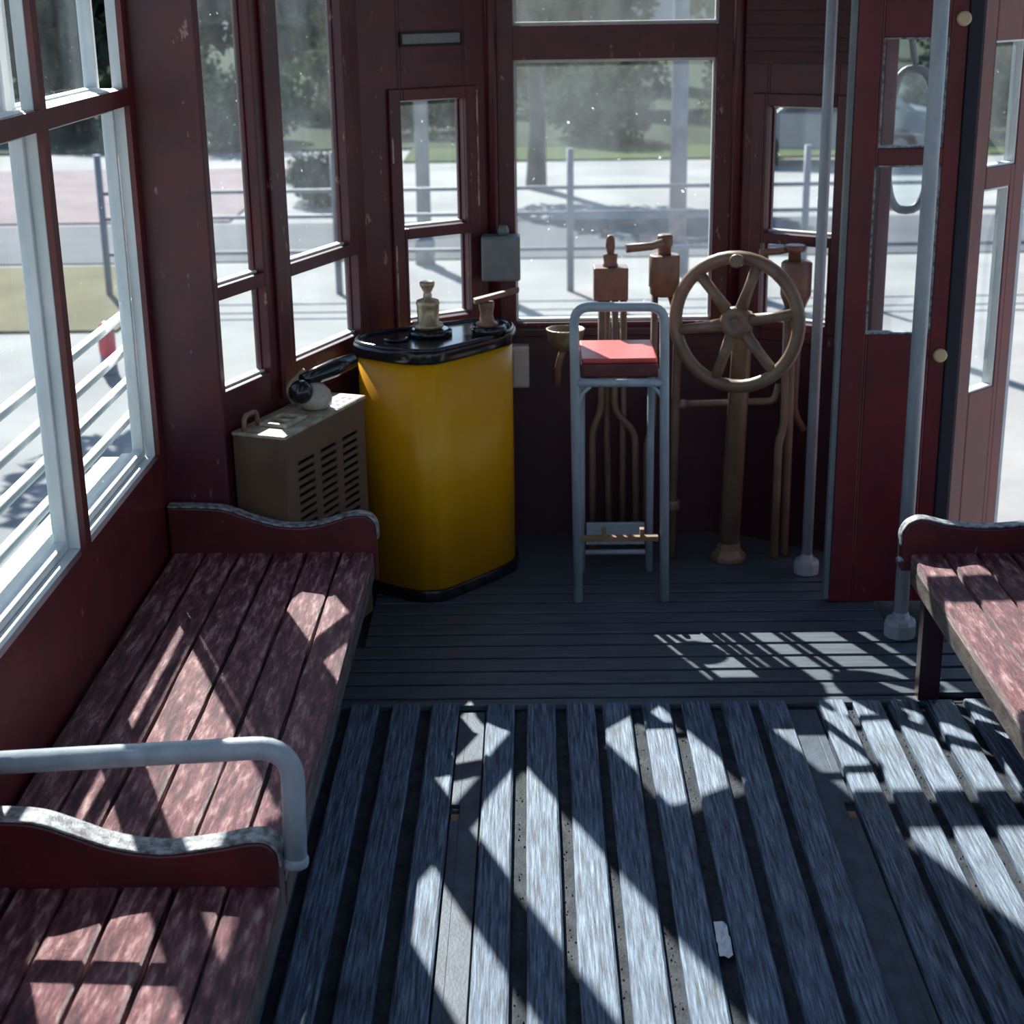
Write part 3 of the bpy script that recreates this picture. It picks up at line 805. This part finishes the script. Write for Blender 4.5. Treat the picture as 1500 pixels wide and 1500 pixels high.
for x in (0.186, 0.290):
    sub(fb_, MB().box(x - 0.006, x + 0.006, ys - 0.013, ys + 0.008, 0.1925, 0.214).build('foot_bar_tab', 'tan_wood', bevel=0.001))
sp = attach(st, MB().box(xl + 0.034, xr_ - 0.034, 4.318, 4.334, 0.085, 0.150).build('foot_board', 'steel', bevel=0.003))
attach(st, MB().tube([(xl + 0.031, 4.326, 0.060), (xr_ - 0.031, 4.326, 0.060)], 0.008, 8).build('rear_bar', 'steel'))

# ------------------------------------------------------------------ brass bowl on a bracket pipe
bw = thing('brass_bowl', 'round brass bowl on a bracket under the windscreen', 'bowl', (0.093, 4.53, 0.50))
attach(bw, MB().lathe([(0.016, 0.612), (0.034, 0.622), (0.050, 0.640), (0.055, 0.672), (0.057, 0.676), (0.052, 0.677), (0.046, 0.646), (0.030, 0.632), (0.004, 0.630)], at(0.093, 4.53, 0), 24).build('bowl_shell', 'brass'))
attach(bw, MB().tube(fillet([(0.085, 4.53, 0.614), (0.070, 4.54, 0.56), (0.070, 4.56, 0.50), (0.070, 4.664, 0.49)], 0.03), 0.010, 10).build('bracket_pipe', 'brown'))

# ------------------------------------------------------------------ air valves and pipes
def pipe(root, pts, r=0.0105, rf=0.035, mat='brown'):
    attach(root, MB().tube(fillet(pts, rf, 4), r, 10).build('pipe', mat))
YP = 4.53
v1 = thing('air_valve', 'square brown air valve with copper nozzle behind the stool', 'valve', (0.223, 4.53, 0))
attach(v1, MB().box(0.174, 0.272, 4.495, 4.565, 0.762, 0.856).build('valve_block', 'copper', bevel=0.003))
attach(v1, MB().lathe([(0.022, 0.8565), (0.022, 0.862), (0.019, 0.866), (0.021, 0.884), (0.022, 0.890), (0.011, 0.893), (0.014, 0.915), (0.012, 0.935), (0.007, 0.945)], at(0.222, 4.53, 0), 16).build('nozzle', 'copper'))
pipe(v1, [(0.197, YP, 0.762), (0.197, YP, 0.430), (0.171, YP, 0.372), (0.172, YP, 0.001)])
pipe(v1, [(0.214, YP + 0.028, 0.762), (0.214, YP + 0.028, 0.40), (0.224, YP + 0.028, 0.001)])
pipe(v1, [(0.236, YP, 0.762), (0.236, YP, 0.425), (0.298, YP, 0.365), (0.303, YP, 0.001)])
pipe(v1, [(0.262, YP + 0.028, 0.762), (0.264, YP + 0.028, 0.001)])

v2 = thing('air_valve', 'round brown air valve with lever handle beside the hand wheel', 'valve', (0.375, 4.50, 0))
attach(v2, MB().lathe([(0.034, 0.775), (0.040, 0.782), (0.041, 0.800), (0.044, 0.803), (0.044, 0.888), (0.040, 0.893)], at(0.374, 4.50, 0), 18).build('valve_body', 'copper'))
attach(v2, MB().lathe([(0.019, 0.8935), (0.019, 0.915), (0.023, 0.918), (0.023, 0.944), (0.018, 0.950)], at(0.374, 4.50, 0), 14).build('valve_neck', 'copper'))
attach(v2, MB().tube([(0.366, 4.478, 0.930), (0.335, 4.465, 0.922), (0.262, 4.455, 0.918)], 0.011, 10, radii=[0.012, 0.0115, 0.0125]).build('lever_handle', 'brown'))
pipe(v2, [(0.350, YP, 0.776), (0.350, YP, 0.380), (0.333, YP, 0.330), (0.333, YP, 0.001)])
pipe(v2, [(0.396, 4.50, 0.776), (0.412, 4.46, 0.72), (0.404, 4.44, 0.001)], r=0.0125)
attach(v2, MB().lathe([(0.018, 0.150), (0.020, 0.154), (0.020, 0.176), (0.018, 0.180)], at(0.405, 4.44, 0), 12).build('pipe_coupling', 'brown'))

v3 = thing('air_valve', 'brown air valve half hidden behind the hand wheel rim', 'valve', (0.745, 4.50, 0))
attach(v3, MB().lathe([(0.028, 0.740), (0.042, 0.775), (0.044, 0.780), (0.044, 0.868), (0.038, 0.874)], at(0.745, 4.47, 0), 18).build('valve_body', 'copper'))
attach(v3, MB().lathe([(0.018, 0.8745), (0.018, 0.900), (0.030, 0.903), (0.032, 0.916), (0.026, 0.920)], at(0.738, 4.47, 0), 14).build('valve_neck', 'copper'))
attach(v3, MB().tube([(0.716, 4.464, 0.908), (0.68, 4.455, 0.904), (0.636, 4.45, 0.902)], 0.010, 10).build('lever_handle', 'copper'))
pipe(v3, [(0.722, 4.46, 0.742), (0.722, 4.44, 0.40), (0.707, 4.43, 0.355), (0.706, 4.43, 0.001)], r=0.012)
pipe(v3, [(0.738, 4.45, 0.742), (0.738, 4.45, 0.001)], r=0.0125)
pipe(v3, [(0.762, 4.49, 0.742), (0.757, 4.49, 0.430), (0.790, 4.50, 0.372)], r=0.0105)
cp = thing('cross_pipe', 'horizontal brown pipe running behind the hand wheel column', 'pipe', (0.55, 4.455, 0.46))
pipe(cp, [(0.4175, 4.455, 0.466), (0.695, 4.462, 0.470), (0.706, 4.462, 0.52)], r=0.0105, rf=0.02)
attach(cp, MB().lathe([(0.014, 0.0), (0.014, 0.022)], axis_T((0.418, 4.455, 0.466), (1, 0, 0)), 12).build('pipe_collar', 'brown'))

# ------------------------------------------------------------------ hand brake wheel
hw = thing('hand_wheel', 'brown six spoked hand brake wheel on a tapered column', 'hand wheel', (0.57, 4.42, 0))
yaw = math.radians(-26)
WC = Vector((0.553, 4.27, 0.742))
tilt = math.radians(-4)
Rw = Matrix.Rotation(yaw, 3, 'Z') @ Matrix.Rotation(tilt, 3, 'X')
def Tw(a, b, h): return tuple(WC + Rw @ Vector((a, -h, b)))
R0 = 0.176
attach(hw, MB().tube([Tw(R0 * math.cos(2 * math.pi * i / 40), R0 * math.sin(2 * math.pi * i / 40), 0) for i in range(40)], 0.0185, 12, closed=True).build('rim', 'brown'))
attach(hw, MB().lathe([(0.030, -0.030), (0.044, -0.014), (0.044, 0.010), (0.036, 0.018), (0.014, 0.019), (0.0125, 0.012)], Tw, 20).build('hub', 'brown'))
for k in range(6):
    a = math.radians(12 + 60 * k)
    c_, s_ = math.cos(a), math.sin(a)
    attach(hw, MB().tube([Tw(0.036 * c_, 0.036 * s_, -0.002), Tw(0.10 * c_, 0.10 * s_, 0), Tw((R0 - 0.008) * c_, (R0 - 0.008) * s_, 0)], 0.014, 10, radii=[0.018, 0.0145, 0.0155]).build('spoke', 'brown'))
attach(hw, MB().lathe([(0.010, 0.010), (0.010, 0.028), (0.018, 0.030), (0.019, 0.046), (0.015, 0.052)], lambda a, b, h: Tw(a + 0.006, b + R0 - 0.006, h), 14).build('crank_knob', 'brown'))
attach(hw, MB().tube([(0.570, 4.420, 0.052), (0.590, 4.405, 0.700), (0.588, 4.402, 0.742)], 0.03, 16, radii=[0.031, 0.028, 0.027]).build('column', 'brown'))
attach(hw, MB().tube([Tw(0, 0, -0.028), Vector((0.588, 4.402, 0.722))], 0.021, 14).build('shaft', 'brown'))
attach(hw, MB().lathe([(0.052, 0.0005), (0.052, 0.014), (0.036, 0.034), (0.034, 0.055)], at(0.570, 4.420, 0), 8, smooth=False).build('column_base', 'brown', bevel=0.002))

# ------------------------------------------------------------------ litter between the slats
lt = MB(); rnd = random.Random(3)
vs = []; fs = []
for i in range(7):
    for j in range(4):
        vs.append((0.3155 + j * 0.0080 + rnd.uniform(-.0008, .0008), 2.40 + i * 0.017, -0.006 + rnd.uniform(0, 0.009)))
for i in range(6):
    for j in range(3):
        fs.append((i * 4 + j, i * 4 + j + 1, i * 4 + 5 + j, i * 4 + 4 + j))
lit = lt.add(vs, fs).build('paper_scrap', 'paper')
sm_ = lit.modifiers.new('solid', 'SOLIDIFY'); sm_.thickness = 0.0012
tag(lit, 'crumpled white paper scrap lodged between floor slats', 'paper')

# ------------------------------------------------------------------ guard bars outside the side window
gr = thing('window_guard', 'four white guard bars outside the side window', 'guard bars', (-1.005, 3.0, 0.55))
for z in (0.622, 0.708, 0.788, 0.872):
    attach(gr, MB().tube([(-1.005, 1.2, z), (-1.005, 3.88, z)], 0.0125, 10).build('guard_bar', 'white_frame'))
for y in (1.2, 3.88):
    attach(gr, MB().box(-1.014, -0.926, y - 0.012, y + 0.012, 0.55, 0.90).build('bracket', 'white_frame'))
# outside mirror seen through the door
mr_ = thing('wing_mirror', 'oval grey rimmed mirror outside behind the door pane', 'mirror', (1.07, 4.60, 0.98))
ov = [(1.072 + 0.062 * math.copysign(abs(math.cos(a)) ** 0.7, math.cos(a)), 4.60, 1.19 + 0.195 * math.copysign(abs(math.sin(a)) ** 0.7, math.sin(a))) for a in [2 * math.pi * i / 36 for i in range(36)]]
attach(mr_, MB().tube(ov, 0.0125, 10, closed=True).build('mirror_rim', 'boxgrey'))
attach(mr_, MB().prism([(p[0], p[2]) for p in ov], 4.603, 4.607, lambda a, b, h: (a, h, b)).build('mirror_glass', 'glass'))
attach(mr_, MB().tube([(1.072, 4.60, 1.40), (1.05, 4.58, 1.50), (0.98, 4.45, 1.55)], 0.010, 8).build('mirror_arm', 'boxgrey'))

# ================================================================== outside
GZ = -0.70
M['paving'] = paint('pale_paving', spec=0.05, c=(0.32, 0.32, 0.31), c2=(0.22, 0.22, 0.222), rough=0.8, scale=(0.8, 0.8, 0.8), bump=0.2)
M['road'] = paint('grey_road', spec=0.05, c=(0.12, 0.125, 0.14), c2=(0.085, 0.09, 0.10), rough=0.8, scale=(0.7, 0.7, 0.7), bump=0.2)
M['pink_path'] = paint('pink_brick_path', spec=0.05, c=(0.25, 0.19, 0.20), c2=(0.17, 0.135, 0.145), rough=0.8, scale=(1.5, 1.5, 1.5), bump=0.2)
M['lawn'] = paint('lawn', (0.055, 0.085, 0.022), (0.035, 0.06, 0.018), rough=0.9, spec=0.05, scale=(1.3, 1.3, 1.3), bump=0.5)
M['meadow'] = paint('dark_meadow', (0.030, 0.048, 0.024), (0.018, 0.030, 0.018), rough=0.9, spec=0.05, scale=(0.5, 0.5, 0.5), bump=0.5)  # darker green than the lawn
M['dry_grass'] = paint('dry_grass', (0.17, 0.155, 0.09), (0.12, 0.11, 0.065), rough=0.9, spec=0.05, scale=(1.3, 1.3, 1.3), bump=0.5)
M['bark'] = paint('bark', (0.10, 0.09, 0.085), (0.05, 0.045, 0.045), rough=0.9, scale=(8, 8, 2), bump=0.6, bdist=0.01)
M['fence'] = paint('fence_metal', (0.16, 0.18, 0.24), (0.12, 0.13, 0.18), rough=0.6, scale=(8, 8, 8), bump=0.1)
M['car_silver'] = paint('car_silver', (0.16, 0.18, 0.22), (0.15, 0.17, 0.2), rough=0.25, scale=(3, 3, 3), bump=0)
M['car_glass'] = paint('car_glass', (0.03, 0.04, 0.05), (0.03, 0.04, 0.05), rough=0.1, scale=(3, 3, 3), bump=0)
M['tyre'] = paint('tyre', (0.02, 0.02, 0.02), (0.015, 0.015, 0.015), rough=0.8, scale=(9, 9, 9), bump=0)
M['bollard'] = paint('red_enamel', (0.65, 0.03, 0.07), (0.5, 0.02, 0.05), rough=0.4, scale=(9, 9, 9), bump=0)
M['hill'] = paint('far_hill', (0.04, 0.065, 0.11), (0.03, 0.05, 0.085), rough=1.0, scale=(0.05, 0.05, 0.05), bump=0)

def leaf_mat(name, c, c2):
    m, nt, b = new_mat(name)
    f = pos_noise(nt, (1.1, 1.1, 1.1), detail=3)
    col = ramp(nt, f, [(0.35, c2), (0.65, c)])
    nt.links.new(col, b.inputs['Base Color'])
    b.inputs['Roughness'].default_value = 0.85
    b.inputs['Specular IOR Level'].default_value = 0.05
    tl = nt.nodes.new('ShaderNodeBsdfTranslucent')
    nt.links.new(col, tl.inputs[0])
    mx = nt.nodes.new('ShaderNodeMixShader'); mx.inputs[0].default_value = 0.35
    nt.links.new(b.outputs[0], mx.inputs[1]); nt.links.new(tl.outputs[0], mx.inputs[2])
    nt.links.new(mx.outputs[0], nt.nodes['Material Output'].inputs['Surface'])
    return m
M['leaf_a'] = leaf_mat('leaf_green', (0.055, 0.080, 0.035), (0.030, 0.048, 0.026))
M['leaf_b'] = leaf_mat('leaf_olive', (0.085, 0.085, 0.042), (0.05, 0.058, 0.03))
M['leaf_c'] = leaf_mat('leaf_backlit_dark', (0.028, 0.046, 0.036), (0.016, 0.03, 0.027))  # backlit shade side of the trees put into a dark bluish leaf colour

def slab(name, x0, x1, y0, y1, h, mat, label):
    return tag(MB().box(x0, x1, y0, y1, GZ - 0.05, GZ + h).build(name, mat), label, 'ground', kind='structure')
slab('ground', -90, 90, -40, 160, 0.0, 'paving', 'pale paved square around the tram')
slab('lawn', -1.8, 40, 22.5, 24.39, 0.03, 'lawn', 'green lawn beyond the paved square')
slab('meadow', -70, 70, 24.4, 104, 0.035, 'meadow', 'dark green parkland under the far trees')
slab('road', -30, 30, 14.2, 16.6, 0.012, 'road', 'grey road crossing ahead of the tram')
slab('pink_path', -30, -3.2, 16.8, 22.0, 0.02, 'pink_path', 'pinkish brick path outside the side windows')
slab('dry_lawn', -30, -3.0, 11.2, 14.0, 0.02, 'dry_grass', 'dry yellow grass strip outside the side windows')

def crown_mesh(name, blobs, n, size, mat, seed):
    rnd = random.Random(seed); mb = MB(); vs = []; fs = []
    tot = sum(b[3] ** 2 for b in blobs)
    for bx, by, bz, br_, sq in blobs:
        for k in range(int(n * br_ ** 2 / tot)):
            d = Vector((rnd.gauss(0, 1), rnd.gauss(0, 1), rnd.gauss(0, 1))).normalized()
            rr = br_ * (0.55 + 0.45 * rnd.random() ** 0.5)
            c = Vector((bx, by, bz)) + Vector((d.x * rr, d.y * rr, d.z * rr * sq))
            u = Vector((rnd.gauss(0, 1), rnd.gauss(0, 1), rnd.gauss(0, 1))).normalized()
            w = u.cross(d + Vector((0.01, 0.02, 0.03))).normalized()
            s = size * rnd.uniform(0.6, 1.3)
            o = len(vs)
            vs += [c - u * s, c + w * s * 0.55, c + u * s, c - w * s * 0.55]
            fs.append((o, o + 1, o + 2, o + 3))
    mb.add(vs, fs)
    me = mb.mesh(name); me.materials.append(M[mat])
    return me
TB = [(0, 0, 4.2, 1.7, 0.9), (1.2, 0.3, 3.6, 1.2, 0.8), (-1.1, -0.2, 3.7, 1.25, 0.8), (0.2, 0.9, 5.2, 1.1, 0.9), (0.3, -0.9, 3.3, 1.1, 0.8)]
tree_crowns = [crown_mesh('crown', TB, 5200, 0.13, m, 31 + i) for i, m in enumerate(('leaf_a', 'leaf_b', 'leaf_c'))]
BB = [(0, 0, 0.75, 0.9, 0.8), (0.8, 0.1, 0.55, 0.7, 0.8), (-0.8, 0, 0.6, 0.75, 0.8)]
bush_crowns = [crown_mesh('foliage', BB, 2600, 0.075, m, 41 + i) for i, m in enumerate(('leaf_a', 'leaf_b', 'leaf_c'))]
tm = MB().tube([(0, 0, -0.05), (0.05, 0, 1.2), (-0.03, 0.05, 2.4), (0.1, 0.0, 4.0)], 0.2, 10, radii=[0.22, 0.16, 0.14, 0.07])
tm.tube([(0, 0, 2.1), (0.7, 0.2, 3.4)], 0.08, 8, radii=[0.10, 0.05]).tube([(0, 0, 2.3), (-0.7, -0.1, 3.5)], 0.08, 8, radii=[0.10, 0.05])
trunk_me = tm.mesh('trunk'); trunk_me.materials.append(M['bark'])
stem_me = MB().tube([(0, 0, -0.02), (0.03, 0, 0.6)], 0.04, 8).mesh('stem'); stem_me.materials.append(M['bark'])

def copy_of(me, name, parent, scale=1.0):
    o = bpy.data.objects.new(name, me); COL.objects.link(o); o.parent = parent
    return o
def tree(x, y, k, kind, label):
    t = thing('tree', label, 'tree', (x, y, GZ), group='trees beyond the square')
    t.scale = (k, k, k); t.rotation_euler = (0, 0, random.uniform(0, 6.28))
    copy_of(tree_crowns[kind], 'crown', t); copy_of(trunk_me, 'trunk', t)
def bush(x, y, k, kind, label):
    t = thing('bush', label, 'bush', (x, y, GZ), group='bushes along the lawn')
    t.scale = (k, k, k); t.rotation_euler = (0, 0, random.uniform(0, 6.28))
    copy_of(bush_crowns[kind], 'foliage', t); copy_of(stem_me, 'stem', t)
KT = ['leafy mid green tree beyond the lawn', 'olive yellow tree beyond the lawn', 'tree in dark bluish backlit green beyond the lawn']
KB = ['mid green bush at the lawn edge', 'olive brown bush at the lawn edge', 'dark green bush at the lawn edge']
for x, y, k, kind in ((-15, 36, 1.2, 2), (-9.6, 31, 0.85, 0), (-5.6, 37, 1.05, 2), (-3.3, 33.6, 0.7, 1), (-0.6, 43, 1.2, 2), (1.2, 33, 0.75, 0), (4.4, 38, 1.0, 2),
                      (5.6, 31.5, 0.7, 1), (9.2, 35, 0.95, 0), (14, 41, 1.2, 2), (-20, 42, 1.3, 0), (16, 35.5, 0.9, 1), (-11.5, 46, 1.3, 1), (7.6, 47, 1.3, 2)):
    tree(x, y, k, kind, KT[kind])
for i in range(13):
    x = -15.5 + i * 2.75
    kind = (0, 1, 2, 1, 2, 0)[i % 6]
    bush(x, 25.2 + (i % 2) * 1.7, random.uniform(0.8, 0.98), kind, KB[kind])
for i in range(11):
    kind = (2, 0, 1)[i % 3]
    bush(-18.6 + i * 3.9, 30.4 + (i % 2) * 0.5, 1.2, kind, ('tall mid green shrub under the far trees', 'tall olive shrub under the far trees', 'tall dark shrub under the far trees')[kind])
for i in range(9):
    kind = (1, 2, 0)[i % 3]
    bush(-30 + i * 7.6, 53.5, 2.4, kind, ('big mid green thicket behind the far trees', 'big olive thicket behind the far trees', 'big dark thicket behind the far trees')[kind])
bush(-2.45, 18.3, 0.42, 2, 'low dark bluish bush standing alone outside the platform window')
tree(-2.35, 10.2, 0.72, 2, 'single dark tree standing near the tram outside the platform window')
tree(0.05, 19.4, 0.62, 2, 'slim dark tree standing on the square ahead of the windscreen')

fn = thing('fence', 'two rail dark metal fence across the square ahead', 'fence', (0.5, 12.6, GZ))
for x in (-3.4, -1.55, 0.30, 2.15, 4.0):
    attach(fn, MB().tube([(x, 12.6, GZ), (x, 12.6, 0.42)], 0.028, 8).build('fence_post', 'fence'))
for z in (0.12, -0.08, -0.36):
    attach(fn, MB().tube([(-3.4, 12.6, z), (4.0, 12.6, z)], 0.016, 8).build('fence_rail', 'fence'))
lp = thing('lamp_post', 'bluish grey lamp post ahead of the windscreen', 'lamp post', (1.22, 13.4, GZ))
attach(lp, MB().tube([(1.22, 13.4, GZ), (1.22, 13.4, 3.2)], 0.06, 12, radii=[0.075, 0.055]).build('post', 'fence'))
attach(lp, MB().lathe([(0.10, 0), (0.10, 0.22), (0.085, 0.26)], at(1.22, 13.4, GZ), 12).build('post_foot', 'fence'))
attach(lp, MB().lathe([(0.06, 3.2), (0.16, 3.3), (0.20, 3.55), (0.08, 3.7)], at(1.22, 13.4, 0), 12).build('lantern', 'plastic_white'))
lp2 = thing('lamp_post', 'pale blue post seen through the window behind the controller', 'lamp post', (-0.95, 14.0, GZ))
attach(lp2, MB().tube([(-0.95, 14.0, GZ), (-0.95, 14.0, 3.0)], 0.05, 12, radii=[0.065, 0.05]).build('post', 'car_silver'))
attach(lp2, MB().lathe([(0.09, 0), (0.09, 0.2), (0.07, 0.24)], at(-0.95, 14.0, GZ), 12).build('post_foot', 'car_silver'))

def car(x, y, rz, mat, label):
    c = thing('car', label, 'car', (x, y, GZ))
    c.rotation_euler = (0, 0, rz); c.scale = (0.8, 0.8, 0.8)
    prof = [(-1.75, 0.28), (-1.78, 0.62), (-1.45, 0.78), (-0.95, 0.84), (-0.45, 1.22), (0.75, 1.26), (1.35, 0.90), (1.72, 0.84), (1.80, 0.40), (1.70, 0.24)]
    T = lambda a, b, h: (a, h, b)
    body = MB().prism(prof, -0.72, 0.72, T).build('car_body', mat, c, bevel=0.05, seg=3)
    for y_ in (-0.722, 0.712):
        MB().prism([(-0.82, 0.86), (-0.42, 1.16), (0.12, 1.19), (0.12, 0.87)], y_, y_ + 0.010, T).build('side_window', 'car_glass', c)
        MB().prism([(0.18, 0.87), (0.18, 1.19), (0.70, 1.19), (1.12, 0.90)], y_, y_ + 0.010, T).build('side_window', 'car_glass', c)
    for a, b in (((-0.95, 0.845), (-0.46, 1.215)), ((0.78, 1.25), (1.33, 0.91))):
        nx, nz = (-(b[1] - a[1]), b[0] - a[0]); l = math.hypot(nx, nz); nx, nz = nx / l * 0.012, nz / l * 0.012
        MB().prism([a, b, (b[0] + nx, b[1] + nz), (a[0] + nx, a[1] + nz)], -0.62, 0.62, T).build('windscreen', 'car_glass', c)
    for wx in (-1.12, 1.12):
        for wy in (-0.66, 0.66):
            wh = MB().lathe([(0.14, -0.09), (0.28, -0.08), (0.30, -0.05), (0.30, 0.05), (0.28, 0.08), (0.14, 0.09)], axis_T((wx, wy, 0.30), (0, 1, 0)), 18).build('wheel', 'tyre', c)
            wh2 = MB().lathe([(0.15, -0.095), (0.15, 0.095)], axis_T((wx, wy, 0.30), (0, 1, 0)), 14).build('hub_cap', 'car_silver', wh)
    return c
car(4.0, 22.0, -0.1, 'car_silver', 'silver parked car seen behind the hand wheel')
bo = thing('bollard', 'small red bollard outside the side window', 'bollard', (-2.72, 9.9, GZ))
attach(bo, MB().lathe([(0.06, 0), (0.055, 0.02), (0.05, 0.12)], at(-2.72, 9.9, GZ), 14).build('bollard_foot', 'fence'))
attach(bo, MB().lathe([(0.05, 0.1205), (0.055, 0.16), (0.055, 0.28), (0.035, 0.33), (0.01, 0.34)], at(-2.72, 9.9, GZ), 14).build('bollard_head', 'bollard'))

# hills on the horizon
hm = MB(); rnd = random.Random(9); vs = []; fs = []
NX, NY = 44, 6
for j in range(NY):
    for i in range(NX):
        x = -150 + 300 * i / (NX - 1); y = 105 + j * 9
        h = (6.5 + 3.0 * math.sin(i * 0.35) + 2.0 * math.sin(i * 0.9 + 1) + rnd.uniform(-.5, .5)) * math.sin(math.pi * min(1, (j + 0.0) / 3.2) / 2)
        vs.append((x, y, GZ - 0.3 + h))
for j in range(NY - 1):
    for i in range(NX - 1):
        fs.append((j * NX + i, j * NX + i + 1, (j + 1) * NX + i + 1, (j + 1) * NX + i))
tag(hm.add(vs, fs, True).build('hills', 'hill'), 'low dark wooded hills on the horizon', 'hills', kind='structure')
